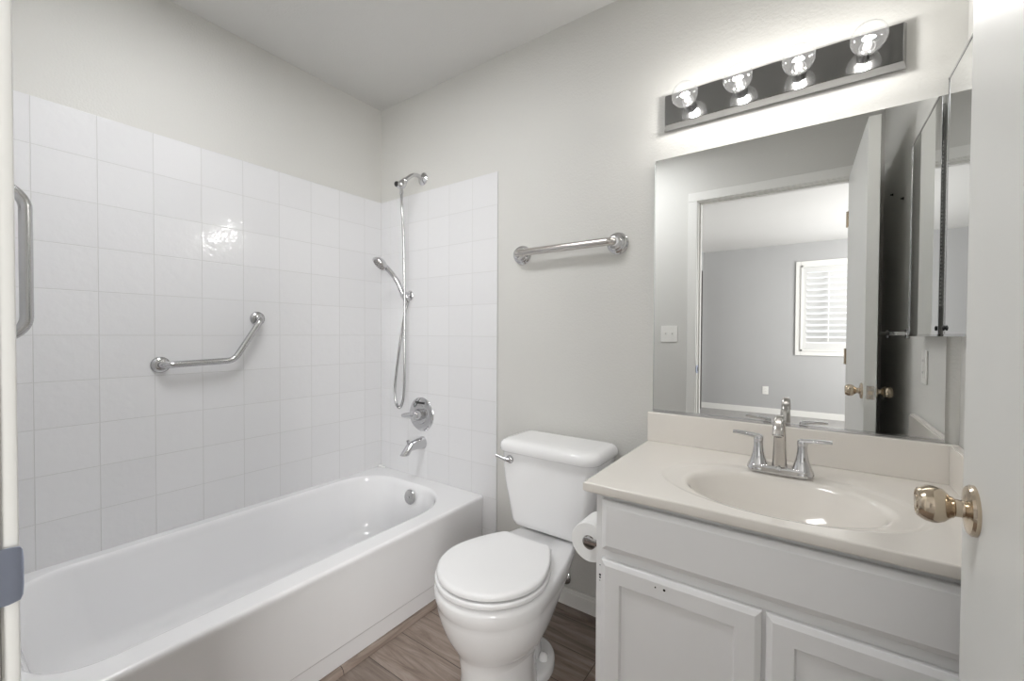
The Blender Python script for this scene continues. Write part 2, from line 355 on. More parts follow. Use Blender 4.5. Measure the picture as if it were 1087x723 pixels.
MB().loft([[(.0135, DW, KZ-.008), (.0265, DW, KZ-.008), (.0265, DW, KZ+.008), (.0135, DW, KZ+.008)], [(.0135, DW+.003, KZ-.008), (.0265, DW+.011, KZ-.008), (.0265, DW+.011, KZ+.008), (.0135, DW+.003, KZ+.008)]]).xform(dm).build('latch_bolt', 'brass', lp)
for dz in (-.02, .02): MB().lathe([(.0035, 0), (.003, .001), (.0001, .0013)], (.020, DW+.001, KZ+dz), (0,1,0), 10).xform(dm).build('screw', 'brass', lp)

# strike plate on the latch jamb, its curved lip standing proud of the frame
sk = MB(); ZS = .915
prof = [(OX0+.0005, -1.568), (OX0+.0008, -1.54), (OX0+.0012, -1.5225), (OX0+.0005, -1.5155), (OX0-.001, -1.5135), (OX0-.004, -1.5125)]
rings = []
for i, (x, y) in enumerate(prof):
    hz = .0275 if i < 2 else (.0275, .026, .022, .014)[i-2]
    rings.append([Vector((x, y, ZS-hz)), Vector((x, y, ZS-hz*.5)), Vector((x, y, ZS)), Vector((x, y, ZS+hz*.5)), Vector((x, y, ZS+hz)),
                  Vector((x+.0022, y-.0002, ZS+hz)), Vector((x+.0022, y-.0002, ZS+hz*.5)), Vector((x+.0022, y-.0002, ZS)), Vector((x+.0022, y-.0002, ZS-hz*.5)), Vector((x+.0022, y-.0002, ZS-hz))])
sp = thing('strike_plate', 'metal strike plate, daylight blue painted in, on the white door frame, curved lip outward', 'strike plate', (OX0, -1.53, ZS))
sk.loft(rings).build('plate', 'strike_tint', sp)
MB().box(OX0+.0028, OX0+.0034, -1.556, -1.536, ZS-.014, ZS+.014, .0002).build('latch_hole', 'dark', sp)

# ------------------------------------------------------------------ bathtub
tb = thing('bathtub', 'white alcove bathtub with round-cornered basin under the tiled walls', 'bathtub', (.38, -.757, 0))
X0, X1, Y0, Y1, ZT = .001, .770, -1.5210, -.0045, .376
cx, cy, hx, hy = (X0+X1)/2, (Y0+Y1)/2, (X1-X0)/2, (Y1-Y0)/2
def R(dx0, dx1, dy0, dy1, r, z, n=10):     # inset from the wall side, the apron side, the foot end, the drain end
    a0, a1, b0, b1 = X0+dx0, X1-dx1, Y0+dy0, Y1-dy1
    return rrect((a0+a1)/2, (b0+b1)/2, (a1-a0)/2, (b1-b0)/2, r, z, n)
e = .0008
rings = [R(0,.018,0,0,e,.0), R(0,.018,0,0,e,.083), R(0,.009,0,0,e,.089), R(0,.007,0,0,e,.095), R(0,.005,0,0,e,.30), R(0,.001,0,0,e,.352), R(0,0,0,0,e,.362), R(0,.0015,.0005,.0005,.002,.3695), R(0,.005,.001,.001,.004,.374), R(0,.011,.002,.002,.006,ZT),
    R(.038,.078,.070,.078,(.25,.20,.17,.15),ZT), R(.043,.083,.076,.084,(.245,.195,.168,.148),ZT-.0012), R(.048,.088,.082,.090,(.24,.19,.165,.145),ZT-.006), R(.051,.091,.086,.094,(.235,.187,.16,.14),ZT-.016), R(.053,.093,.090,.097,(.23,.185,.16,.14),ZT-.030),
    R(.060,.098,.105,.103,(.225,.18,.16,.14),.28), R(.074,.110,.130,.116,(.205,.17,.15,.13),.17), R(.090,.125,.155,.132,(.185,.155,.14,.12),.115), R(.112,.146,.19,.155,(.16,.14,.125,.11),.083), R(.150,.182,.25,.20,(.12,.11,.10,.09),.066), R(.27,.30,.45,.30,(.06,.06,.05,.05),.058)]
MB().loft(rings, False, True).build('tub_basin', 'tub', tb, 50)
op = MB().lathe([(.0001, -.003), (.036, -.003), (.037, .002), (.034, .006), (.022, .0085), (.0001, .009)], (.375, -.1145, .312), (0, -1, .13), 36).build('overflow_plate', 'satin', tb)
MB().lathe([(.005, 0), (.0045, .0025), (.0001, .003)], (.375, -.1232, .3132), (0, -1, .13), 14).build('screw', 'chrome', op)
MB().lathe([(.033, .0), (.031, .003), (.022, .004), (.0001, .003)], (.37, -.33, .0563), (0,0,1), 28).build('drain', 'chrome', tb)
ck = MB().sphere((.012, -.018, ZT+.006), .012, (1.0, 1.2, .6), 14, 8).sphere((.032, -.015, ZT+.002), .011, (1.6, .8, .35), 12, 8).build('caulk', 'caulk', tb)

# ------------------------------------------------------------------ grab bars
def round_flange(mb, c, ax, r=.036, h=.014):
    return mb.lathe([(r, 0), (r, .003), (r*.94, .007), (r*.72, h*.8), (r*.5, h), (.0001, h)], c, ax, 36)
gb = thing('grab_bar', 'angled chrome grab bar on the white tiled long wall above the tub', 'grab bar', (0, -.86, 1.03))
a0, a1 = Vector((.0005, -1.028, 1.026)), Vector((.0005, -.678, 1.215))
so = .045
MB().tube(fillet([a0+Vector((.004,0,0)), a0+Vector((so,0,0)), Vector((so, -.79, 1.034)), a1+Vector((so,0,0)), a1+Vector((.004,0,0))], [.03,.05,.03], 8), .0125, 20).build('bar', 'satin', gb, 60)
for a in (a0, a1): round_flange(MB(), a, (1,0,0), .031).build('flange', 'satin', gb)
gv = thing('grab_bar', 'vertical chrome grab bar at the left edge beside the door frame', 'grab bar', (.55, YF, 1.12))
gy = -1.4215
MB().tube(fillet([(.55, YF+.010, 1.136), (.55, gy, 1.136), (.55, gy, 1.487), (.55, YF+.010, 1.487)], [.05, .05], 10), .0115, 22).build('bar', 'satin', gv, 60)
for z in (1.136, 1.487): round_flange(MB(), (.55, YF+.0075, z), (0,1,0), .038).build('flange', 'satin', gv)
gh = thing('grab_bar', 'straight chrome bar with ribbed round ends on the wall above the toilet', 'grab bar', (1.21, 0, 1.50))
hz = 1.503
MB().tube(fillet([(.988, -.012, hz), (.988, -.055, hz), (1.430, -.055, hz), (1.430, -.012, hz)], [.024, .024], 8), .0155, 22).build('bar', 'nickel', gh, 60)
for x in (.988, 1.430):
    f = MB().lathe([(.042, 0), (.042, .006), (.039, .009), (.0385, .016), (.034, .019), (.033, .027), (.026, .030), (.0235, .034), (.0205, .046), (.017, .048)], (x, .002, hz), (0,-1,0), 36, True).build('flange', 'chrome', gh)

# ------------------------------------------------------------------ shower fittings
sx = .345
sa = thing('shower_pipe', 'chrome shower pipe with diverter near the top of the tile', 'shower pipe', (sx, 0, 1.975))
MB().lathe([(.033, 0), (.033, .003), (.029, .007), (.017, .013), (.0115, .016), (.0001, .016)], (sx, .002, 1.975), (0,-1,0), 32).build('flange', 'chrome', sa)
MB().tube(smooth_path([(sx, -.008, 1.975), (sx, -.035, 1.982), (sx-.005, -.065, 1.976), (sx-.012, -.092, 1.955), (sx-.016, -.108, 1.937)], 5), .0105, 16).build('arm', 'chrome', sa, 60)
dv = Vector((sx-.018, -.114, 1.929)); ad = Vector((-.10, -.52, -.72)).normalized()
MB().lathe([(.0001, -.018), (.0135, -.018), (.0155, -.014), (.0155, -.008), (.013, -.004), (.019, .002), (.021, .012), (.021, .026), (.016, .034), (.0125, .036), (.0125, .044), (.0001, .044)], dv, ad, 24).build('diverter_body', 'chrome', sa)
kd = Vector((-.97, -.15, .15)).normalized(); kc = dv+ad*.016
MB().tube([kc, kc+kd*.036], .006, 12).build('knob_stem', 'chrome', sa)
k_ = MB().lathe([(.013, .030), (.0145, .033), (.0145, .040), (.012, .043), (.0001, .043)], kc, kd, 14).build('diverter_knob', 'black', sa)
ob = dv+ad*.024
MB().lathe([(.0085, 0), (.0085, .020), (.0105, .021), (.0105, .034), (.008, .037), (.0001, .037)], (ob.x, ob.y, ob.z-.008), (0, 0, -1), 16).build('hose_outlet', 'chrome', sa)

HB = Vector((.262, -.052, 1.352))           # hand shower holder
br = thing('shower_bracket', 'small chrome wall bracket holding the handheld shower', 'bracket', (.235, 0, 1.352))
MB().lathe([(.027, 0), (.027, .004), (.023, .009), (.012, .012), (.0001, .012)], (.250, -.0045, 1.357), (0,-1,0), 28).build('base_plate', 'chrome', br)
MB().tube([(.250, -.014, 1.357), (.258, -.042, 1.353)], .0095, 14).build('arm', 'chrome', br)
hd = Vector((-.31, -.46, .83)).normalized()
MB().lathe([(.0165, -.016), (.020, -.012), (.0205, .012), (.0165, .016), (.0145, .016), (.0125, -.016), (.0165, -.016)], HB, hd, 24, False).build('cradle', 'chrome', br)

hs = thing('hand_shower', 'chrome handheld shower head tilted in its wall bracket', 'shower head', HB)
hp = smooth_path([HB-hd*.030, HB-hd*.010, HB+hd*.03, HB+Vector((-.026, -.034, .083)), HB+Vector((-.044, -.066, .130)), HB+Vector((-.056, -.090, .156))], 5)
nh = len(hp)
MB().tube(hp, [.0095+.0045*min(1, i/8) for i in range(nh)], 18).build('handle', 'chrome', hs, 60)
hc = HB+Vector((-.064, -.108, .166)); fd = Vector((-.20, -.66, -.72)).normalized()    # spray direction
MB().lathe([(.0001, -.024), (.012, -.023), (.026, -.017), (.037, -.008), (.043, .002), (.044, .008), (.042, .012), (.0001, .012)], hc, fd, 36).build('head', 'chrome', hs)
sf = MB().lathe([(.0355, .0118), (.035, .0140), (.0001, .0145)], hc, fd, 32).build('spray_face', 'nickel', hs)
nz = MB(); e1 = fd.cross(Vector((0,0,1))).normalized(); e2 = fd.cross(e1)
for rr, cnt in ((.010, 6), (.020, 12), (.029, 16)):
    for k in range(cnt):
        a = 2*PI*k/cnt; nz.lathe([(.0022, .014), (.0016, .0168), (.0001, .0168)], hc+(e1*math.cos(a)+e2*math.sin(a))*rr, fd, 7)
no = nz.build('nozzles', 'black', sf)

hose_pts = [(ob.x, ob.y, ob.z-.043), (.300, -.103, 1.80), (.296, -.088, 1.62), (.285, -.075, 1.42), (.279, -.068, 1.29), (.275, -.066, 1.12), (.276, -.066, .95), (.270, -.066, .82), (.249, -.066, .760), (.226, -.066, .752), (.206, -.066, .780), (.198, -.066, .85), (.208, -.062, .95), (.222, -.058, 1.05), (.240, -.050, 1.18), (.264, -.050, 1.27), HB-hd*.033]
ho = MB(); hpth = smooth_path(hose_pts, 26)
ho.tube(hpth, [.0068+.0007*(1 if i % 2 else -1) for i in range(len(hpth))], 10)
tag(ho.build('shower_hose', 'satin', None, 80), 'long ribbed metal shower hose hanging in a loop down the tile', 'hose')

vp = Vector((.343, -.004, .718))
va = thing('shower_valve', 'round chrome tub valve plate with one lever handle', 'valve', vp)
MB().lathe([(.0905, 0), (.0905, .003), (.086, .008), (.070, .012), (.052, .013), (.050, .016), (.0001, .016)], vp, (0,-1,0), 48).build('escutcheon', 'chrome', va)
MB().lathe([(.033, .014), (.031, .024), (.028, .045), (.026, .056), (.022, .061), (.0001, .062)], vp, (0,-1,0), 32).build('handle_hub', 'chrome', va)
ld = Vector((-.86, -.24, -.06)); lps = [vp+Vector((0,-.045,0))+ld*t for t in (-.015, .012, .04, .068, .09, .098)]
MB().tube(lps, [.0125, .0175, .0165, .0125, .0090, .003], 16).build('lever', 'chrome', va, 60)
MB().box(vp.x-.034, vp.x+.034, vp.y-.0135, vp.y-.011, vp.z+.056, vp.z+.068, .001).build('indicator', 'black', va)

tsx = .352
ts = thing('tub_spout', 'chrome tub spout below the valve plate', 'spout', (tsx, 0, .565))
def ell(c, rx, rz, n=20): return [Vector((c[0]+rx*math.cos(2*PI*k/n), c[1], c[2]+rz*math.sin(2*PI*k/n))) for k in range(n)]
MB().loft([ell((tsx, -.004, .567), .030, .033), ell((tsx, -.012, .567), .030, .033), ell((tsx, -.02, .567), .0275, .030), ell((tsx, -.06, .566), .0255, .027), ell((tsx, -.095, .563), .0235, .024)] ,True, False).loft(
    [[Vector((tsx+.0235*math.cos(2*PI*k/20), -.095-.034*s_*(1-.0)+0*k, .563)) + Vector((0, -.024*math.sin(2*PI*k/20)*s_, .024*math.sin(2*PI*k/20)*(1-s_)-.036*s_)) for k in range(20)] for s_ in (0, .25, .5, .75, 1)], False, True).build('body', 'chrome', ts, 50)
MB().lathe([(.0045, 0), (.0045, .012), (.0075, .013), (.0075, .019), (.005, .021), (.0001, .021)], (tsx, -.108, .579), (0,0,1), 14).build('diverter_pin', 'chrome', ts)

# ------------------------------------------------------------------ toilet
tcx = 1.232
def egg(z, cyc, wd, yf, yb, wbk, ex=.62, n=56):
    out = []
    for k in range(n):
        a = 2*PI*k/n; c, s_ = math.cos(a), math.sin(a)
        if s_ <= 0: x, y = wd*c, cyc+(cyc-yf)*s_
        else:
            cc = math.copysign(abs(c)**ex, c); ss = s_**ex; y = cyc+(yb-cyc)*ss; x = cc*(wd+(wbk-wd)*ss**1.3)
        out.append(Vector((tcx+x, y, z)))
    return out
def lidshape(z, cyc, wd, yf, yb, wb, r=.022):
    # round front, sides easing in to a straight back edge with small corner radii
    half = []
    for k in range(15): a = -PI/2+k/14*PI/2; half.append((wd*math.cos(a), cyc+(cyc-yf)*math.sin(a)))
    yk = yb-r
    for k in range(1, 11):
        t = k/10; half.append((wd+(wb-wd)*t**1.75, cyc+(yk-cyc)*t))
    ca = math.atan2(-(wb-wd)*1.75, (yk-cyc))
    for k in range(1, 7):
        a = ca+(PI/2-ca)*k/6; half.append((wb-r*math.cos(ca)+r*math.cos(a), yk-r*math.sin(ca)+r*math.sin(a)))
    half.append((0, half[-1][1]))
    pts = half[:]+[(-x, y) for x, y in reversed(half[1:-1])]
    return [Vector((tcx+x, y, z)) for x, y in pts]
tl = thing('toilet', 'white two-piece toilet with round closed seat between tub and vanity', 'toilet', (tcx, -.36, 0))
bw = MB()
bw.loft([egg(.150,-.475,.112,-.640,-.30,.085), egg(.172,-.477,.118,-.641,-.29,.085), egg(.188,-.48,.132,-.648,-.28,.088), egg(.206,-.49,.147,-.658,-.25,.09), egg(.240,-.505,.162,-.676,-.20,.095), egg(.280,-.515,.172,-.690,-.14,.10), egg(.314,-.52,.1775,-.698,-.09,.105),
         egg(.326,-.52,.177,-.698,-.075,.107), egg(.333,-.52,.179,-.702,-.07,.108), egg(.350,-.52,.1825,-.707,-.06,.109), egg(.370,-.52,.184,-.709,-.055,.11), egg(.380,-.52,.181,-.706,-.057,.108), egg(.385,-.52,.173,-.698,-.062,.103)], True, True)
bw.loft([egg(0,-.475,.118,-.640,-.345,.09,.8), egg(.03,-.475,.116,-.638,-.345,.088,.8), egg(.10,-.475,.108,-.632,-.345,.08,.9), egg(.160,-.476,.114,-.640,-.34,.08,.9)], True, False)
bw.loft([egg(0,-.36,.113,-.53,-.235,.095,.8), egg(.020,-.36,.113,-.53,-.235,.095,.8), egg(.029,-.36,.108,-.525,-.24,.09,.8), egg(.034,-.36,.096,-.51,-.25,.08,.8)], True, True)
bw.loft([egg(.030,-.36,.062,-.47,-.265,.05,.9), egg(.07,-.35,.050,-.47,-.262,.042,.9), egg(.13,-.33,.052,-.47,-.22,.045,.9), egg(.19,-.31,.068,-.48,-.17,.06,.9), egg(.27,-.30,.085,-.48,-.13,.08,.9)], False, True)
bw.build('bowl', 'porcelain', tl, 55)
def slab(fn, z0, z1, r, n=4):
    rg = []
    for k in range(n+1): a = k/n*PI/2; rg.append(fn(r*(1-math.sin(a)), z0+r*(1-math.cos(a))))
    for k in range(n+1): a = k/n*PI/2; rg.append(fn(r*(1-math.cos(a)), z1-r+r*math.sin(a)))
    return MB().loft(rg)
slab(lambda d, z: lidshape(z, -.525, .1795-d, -.7075+d, -.322-d*.5, .106-d), .3905, .408, .006).build('seat', 'seat', tl, 50)
lidr = []
for d, z in ((.004,.4115),(.000,.4145),(.000,.4205),(.0015,.4255),(.005,.4290),(.012,.4315),(.05,.4330),(.095,.4338)):
    lidr.append(lidshape(z, -.525, .1745-d, -.701+d, -.318-d*.4, .104-d*.75, max(.022-d*.15, .006)))
MB().loft(lidr).build('lid', 'seat', tl, 50)
for sx_ in (-1, 1): slab(lambda d, z: rrect(tcx+sx_*.072, -.318, .018-d, .011-d, .006, z, 4), .3855, .4105, .004).build('hinge_cap', 'seat', tl)
def tank(z, hw, yf, yb=-.016, r=.035): return rrect(tcx, (yf+yb)/2, hw, (yb-yf)/2, (.012,.012,r,r), z, 7)
MB().loft([tank(.3865,.125,-.172,-.05,.03), tank(.3895,.147,-.192,-.03), tank(.398,.160,-.203), tank(.415,.1665,-.207), tank(.45,.1725,-.209), tank(.50,.182,-.211), tank(.54,.191,-.213), tank(.58,.198,-.215), tank(.63,.2015,-.216), tank(.685,.2025,-.217)], True, True).build('tank', 'porcelain', tl, 50)
def tlid(z, d): 
    out = []
    hw, yf, yb = .215-d, -.232+d, -.012-d*.3
    for p in rrect(tcx, (yf+yb)/2, hw, (yb-yf)/2, (.015,.015,.05,.05), z, 8):
        t = (p.y-yb)/(yf-yb); u = (p.x-tcx)/hw
        out.append(Vector((p.x, p.y-.012*max(0, t)*(1-u*u), z)))
    return out
MB().loft([tlid(.6855,.012), tlid(.686,.004), tlid(.691,.0), tlid(.708,.0), tlid(.718,.003), tlid(.726,.010), tlid(.731,.022), tlid(.733,.045), tlid(.7335,.08)]).build('tank_lid', 'porcelain', tl, 55)
fx, fz = tcx-.155, .655
fh = MB().lathe([(.0165, 0), (.0165, .004), (.013, .009), (.008, .011), (.0001, .011)], (fx, -.2145, fz), (0,-1,0), 24).build('flush_base', 'chrome', tl)
MB().tube([(fx+.004, -.227, fz), (fx-.010, -.230, fz+.001), (fx-.032, -.234, fz+.006), (fx-.052, -.238, fz+.012)], [.0085, .0085, .0068, .0058], 12).build('flush_lever', 'chrome', tl, 60)
for s_ in (-1, 1): MB().lathe([(.0165, 0), (.0165, .006), (.0145, .016), (.009, .022), (.0001, .024)], (tcx+s_*.075, -.335, .032), (0,0,1), 20).build('bolt_cap', 'porcelain', tl)
# water shut-off behind the toilet
sv = thing('shutoff_valve', 'chrome water shutoff valve on the wall behind the toilet', 'valve', (1.205, 0, .135))
MB().lathe([(.033, 0), (.032, .004), (.024, .010), (.012, .014), (.0001, .014)], (1.205, .002, .125), (0,-1,0), 28).build('escutcheon', 'chrome', sv)
MB().tube([(1.205, -.010, .125), (1.205, -.060, .125)], .008, 14).build('stub_out', 'chrome', sv)
MB().lathe([(.013, 0), (.013, .03), (.011, .032), (.0001, .032)], (1.205, -.050, .125), (0,-1,0), 18).build('body', 'chrome', sv)
slab(lambda d, z: [Vector((1.205+(.019-d)*math.cos(2*PI*k/24), -.094+(z-.125), .125+(.012-d)*math.sin(2*PI*k/24))) for k in range(24)], .119, .131, .003).build('handle', 'chrome', sv)
MB().tube(smooth_path([(1.205, -.064, .136), (1.198, -.066, .18), (1.16, -.068, .25), (1.115, -.07, .32), (1.105, -.07, .39)], 6), .005, 10).build('supply_line', 'satin', sv, 60)

# ------------------------------------------------------------------ vanity cabinet
VX0, VX1, VF, VT = 1.584, 2.3635, -.530, .7365
vc = thing('vanity_cabinet', 'white painted vanity cabinet with two recessed panel doors under the countertop', 'cabinet', (1.97, -.27, 0))
b = MB()
b.box(VX0, VX0+.016, VF, -.012, 0, VT, .001).box(VX1-.016, VX1, VF, -.012, 0, VT, .001).box(VX0+.016, VX1-.016, -.028, -.012, 0, VT).box(VX0+.016, VX1-.016, VF+.02, -.028, .09, .105)
b.box(VX0+.016, VX1-.016, -.465, -.45, 0, .09)
b.box(VX0+.016, VX0+.045, VF, VF+.019, .09, VT).box(VX1-.045, VX1-.016, VF, VF+.019, .09, VT).box(VX0+.045, VX1-.045, VF, VF+.019, .705, VT).box(VX0+.045, VX1-.045, VF, VF+.019, .55, .61).box(VX0+.045, VX1-.045, VF, VF+.019, .09, .13).box(1.945, 1.995, VF, VF+.019, .13, .55)
b.build('cabinet_body', 'cabinet', vc)
def xz(x0, x1, z0, z1, y): return [Vector((x0, y, z0)), Vector((x1, y, z0)), Vector((x1, y, z1)), Vector((x0, y, z1))]
def front(x0, x1, z0, z1, ch, stile=None):
    y0, y1 = VF-.0005, VF-.0185
    rg = [xz(x0, x1, z0, z1, y0), xz(x0, x1, z0, z1, y1+.008), xz(x0+ch*.15, x1-ch*.15, z0+ch*.15, z1-ch*.15, y1+.0055), xz(x0+ch, x1-ch, z0+ch, z1-ch, y1+.0005), xz(x0+ch+.001, x1-ch-.001, z0+ch+.001, z1-ch-.001, y1)]
    if stile:
        rg += [xz(x0+stile, x1-stile, z0+stile, z1-stile, y1), xz(x0+stile+.001, x1-stile-.001, z0+stile+.001, z1-stile-.001, y1+.001), xz(x0+stile+.004, x1-stile-.004, z0+stile+.004, z1-stile-.004, y1+.0065)]
    return MB().loft(rg)
front(1.604, 2.345, .592, .722, .013).build('drawer_front', 'cabinet', vc, 20)
dl = front(1.604, 1.966, .075, .565, .011, .05).build('door', 'cabinet', vc, 20)
dr = front(1.974, 2.345, .075, .565, .011, .05).build('door', 'cabinet', vc, 20)
for x, r in ((1.745, .0018), (1.766, .0030)): MB().lathe([(r, 0), (r, .0006), (.0001, .0007)], (x, VF-.0184, .542), (0,-1,0), 10).build('screw_hole', 'dark', dl)
for z, r in ((.478, .0014), (.452, .003), (.445, .0025), (.437, .0014)): MB().lathe([(r, 0), (r, .0006), (.0001, .0007)], (1.595, VF+.0004, z+.062), (0,-1,0), 8).build('paint_chip', 'dark', vc)

# ------------------------------------------------------------------ countertop with the sink in it
CX0, CX1, CF, CT = 1.556, 2.364, -.556, .762
scx, scy = 1.982, -.338
ct = thing('countertop', 'beige cultured marble vanity countertop with oval sink and backsplash', 'countertop', (1.96, -.28, .737))
N = 120
angs = sorted([2*PI*k/N for k in range(N)]+[math.atan2(y-scy, x-scx) % (2*PI) for x in (CX0, CX1) for y in (CF, .0015)])
def rectray(a, d, z):
    x0, x1, y0, y1 = CX0+d, CX1, CF+d, .0015
    c, s_ = math.cos(a), math.sin(a); t = 1e9
    if c > 1e-9: t = min(t, (x1-scx)/c)
    if c < -1e-9: t = min(t, (x0-scx)/c)
    if s_ > 1e-9: t = min(t, (y1-scy)/s_)
    if s_ < -1e-9: t = min(t, (y0-scy)/s_)
    return Vector((scx+t*c, scy+t*s_, z))
def ering(rx, ry, z, dy=0):
    out = []
    for a in angs:
        c, s_ = math.cos(a), math.sin(a); t = 1/math.sqrt((c/rx)**2+(s_/ry)**2); out.append(Vector((scx+t*c, scy+dy+t*s_, z)))
    return out
rg = [[rectray(a, .003, CT-.025) for a in angs], [rectray(a, 0, CT-.022) for a in angs], [rectray(a, 0, CT-.004) for a in angs], [rectray(a, .0015, CT-.001) for a in angs], [rectray(a, .005, CT) for a in angs],
      ering(.285, .196, CT, .012), ering(.279, .190, CT-.0008, .012), ering(.270, .182, CT-.0032, .011), ering(.262, .176, CT-.0040, .010),
      ering(.228, .170, CT-.0048, 0), ering(.218, .162, CT-.0062), ering(.210, .155, CT-.0105), ering(.204, .149, CT-.019), ering(.196, .142, CT-.035), ering(.180, .128, CT-.065), ering(.155, .108, CT-.095), ering(.12, .085, CT-.118), ering(.07, .055, CT-.130), ering(.022, .022, CT-.133)]
MB().loft(rg, False, False).build('counter_slab', 'marble', ct, 50)
MB().lathe([(.0235, 0), (.0225, .003), (.016, .0035), (.0001, .002)], (scx, scy, CT-.1345), (0,0,1), 24).build('sink_drain', 'chrome', ct)
MB().box(CX0, CX1-.0005, -.019, .0015, CT-.001, .8675, .0035, 3).build('backsplash', 'marble', ct)
ss = MB(); px0, px1 = CX1-.021, CX1-.0005
prof = [(-.0195, CT-.001), (-.0195, .8672), (-.40, .8672), (-.455, .842), (-.50, CT-.001)]
prof = [(-.0195, CT-.001), (-.0195, .8672), (-.535, .8672), (-.540, .862), (-.540, CT-.001)]
ss.loft([[Vector((px0, y, z)) for y, z in prof], [Vector((px1, y, z)) for y, z in prof]]); bmesh.ops.bevel(ss.bm, geom=[e_ for e_ in ss.bm.edges], offset=.003, segments=2, affect='EDGES')
ss.build('side_splash', 'marble', ct)

# ------------------------------------------------------------------ faucet
fcx, fcy = 1.976, -.158; F0 = CT-.0035
fa = thing('faucet', 'chrome two-handle faucet with arched spout behind the oval sink', 'faucet', (fcx, fcy, F0))
slab(lambda d, z: rrect(fcx, fcy, .079-d, .0265-d, .022-d*.5, z, 6), F0, F0+.024, .007).build('base', 'chrome', fa, 50)
sp_path = smooth_path([(fcx, fcy, F0+.014), (fcx, fcy-.001, F0+.06), (fcx, fcy-.006, F0+.115), (fcx, fcy-.024, F0+.152), (fcx, fcy-.058, F0+.163), (fcx, fcy-.088, F0+.148), (fcx, fcy-.100, F0+.128)], 6)
np_ = len(sp_path); rgs = []; 
for i, p in enumerate(sp_path):
    t = i/(np_-1); d = (sp_path[min(i+1, np_-1)]-sp_path[max(i-1, 0)]).normalized(); ex = Vector((1,0,0)); ey = d.cross(ex).normalized()
    rx = .0095*(1-t)**1.6+.0098+.009*max(0, t-.6)
    ry = .0095*(1-t)**1.6+.0098
    rgs.append([p+ex*math.copysign(abs(math.cos(2*PI*k/24))**.7, math.cos(2*PI*k/24))*rx+ey*math.copysign(abs(math.sin(2*PI*k/24))**.7, math.sin(2*PI*k/24))*ry for k in range(24)])
so_ = MB().loft(rgs).build('spout', 'nickel', fa, 50)
e_ = sp_path[-1]; ed = (sp_path[-1]-sp_path[-2]).normalized()
MB().lathe([(.0105, -.002), (.0105, .003), (.009, .0045), (.0001, .0035)], e_, ed, 20).build('aerator', 'chrome', so_)
MB().lathe([(.0055, 0), (.005, .003), (.0001, .004)], (fcx, fcy-.0275, F0+.020), (0,-.8,.3), 14).build('cap_button', 'chrome', fa)
for s_ in (-1, 1):
    hx_ = fcx+s_*.0525
    def hr(z, rx, ry, dx=0): return [Vector((hx_+dx+rx*math.copysign(abs(math.cos(2*PI*k/24))**.75, math.cos(2*PI*k/24)), fcy+ry*math.copysign(abs(math.sin(2*PI*k/24))**.75, math.sin(2*PI*k/24)), F0+z)) for k in range(24)]
    hd_ = MB().loft([hr(.010,.0285,.0275), hr(.016,.0275,.0265), hr(.030,.0215,.021), hr(.050,.0155,.0155), hr(.070,.0125,.0125), hr(.085,.0118,.0118), hr(.092,.0125,.012), hr(.099,.0125,.012), hr(.103,.010,.0095)]).build('handle_body', 'chrome', fa, 50)
    lv = []
    for t in range(9):
        u = t/8; x = hx_+s_*(-.006+u*.072); hw = .0115-.0025*u; th = .0062-.0022*u; zc = F0+.0985+.006*math.sin(u*PI*.5)
        lv.append([Vector((x, fcy+a*hw, zc+b_*th)) for a, b_ in ((-1,-.5),(-.7,-1),(.7,-1),(1,-.5),(1,.5),(.7,1),(-.7,1),(-1,.5))])
    MB().loft(lv).build('lever', 'chrome', hd_, 50)

# ------------------------------------------------------------------ toilet roll on the cabinet side
tx, tz_, ty0, ty1 = 1.519, .552, -.435, -.335
hl = thing('toilet_roll_holder', 'chrome toilet roll holder on the side of the white vanity', 'holder', (VX0, -.385, .56))
for y in (ty0-.014, ty1+.014):
    MB().box(VX0-.004, VX0-.0003, y-.013, y+.013, tz_-.02, tz_+.02, .0012).build('mounting_plate', 'chrome', hl)
    MB().box(tx-.010, VX0-.0035, y-.004, y+.004, tz_-.010, tz_+.008, .002).build('arm', 'chrome', hl)
MB().tube([(tx, ty0-.012, tz_), (tx, ty1+.012, tz_)], .0075, 16).build('rod', 'chrome', hl)
tr = thing('toilet_roll', 'white toilet paper roll hanging on the side of the vanity', 'toilet paper', (tx, (ty0+ty1)/2, tz_))
ro, ri = .0575, .0205; cz = tz_-ri+.0078
MB().lathe([(ri, 0), (ro-.002, 0), (ro, .002), (ro, ty1-ty0-.002), (ro-.002, ty1-ty0), (ri, ty1-ty0)], (tx, ty0, cz), (0,1,0), 48, False).build('paper', 'paper', tr)
MB().lathe([(ri, -.0005), (ri-.0012, -.0005), (ri-.0012, ty1-ty0+.0005), (ri, ty1-ty0+.0005), (ri, -.0005)], (tx, ty0, cz), (0,1,0), 32, False).build('core_tube', 'card_shaded', tr)

# ------------------------------------------------------------------ wall mirror
mi = thing('wall_mirror', 'large frameless rectangular mirror on the wall above the backsplash', 'mirror', (1.96, 0, .872))
MX0, MX1, MZ0, MZ1 = 1.574, 2.336, .8715, 1.785
MB().box(MX0, MX1, -.0045, .002, MZ0, MZ1).build('glass', 'mirror', mi)
MB().box(MX0-.0025, MX0+.0002, -.0058, .002, MZ0, MZ1-.008).build('edge_strip', 'mirror_edge', mi)
MB().box(MX0, MX1, -.0085, .002, .868, MZ0+.0002, .0008).box(MX0, MX1, -.0085, -.0055, MZ0, MZ0+.006, .0006).build('bottom_channel', 'chrome', mi)

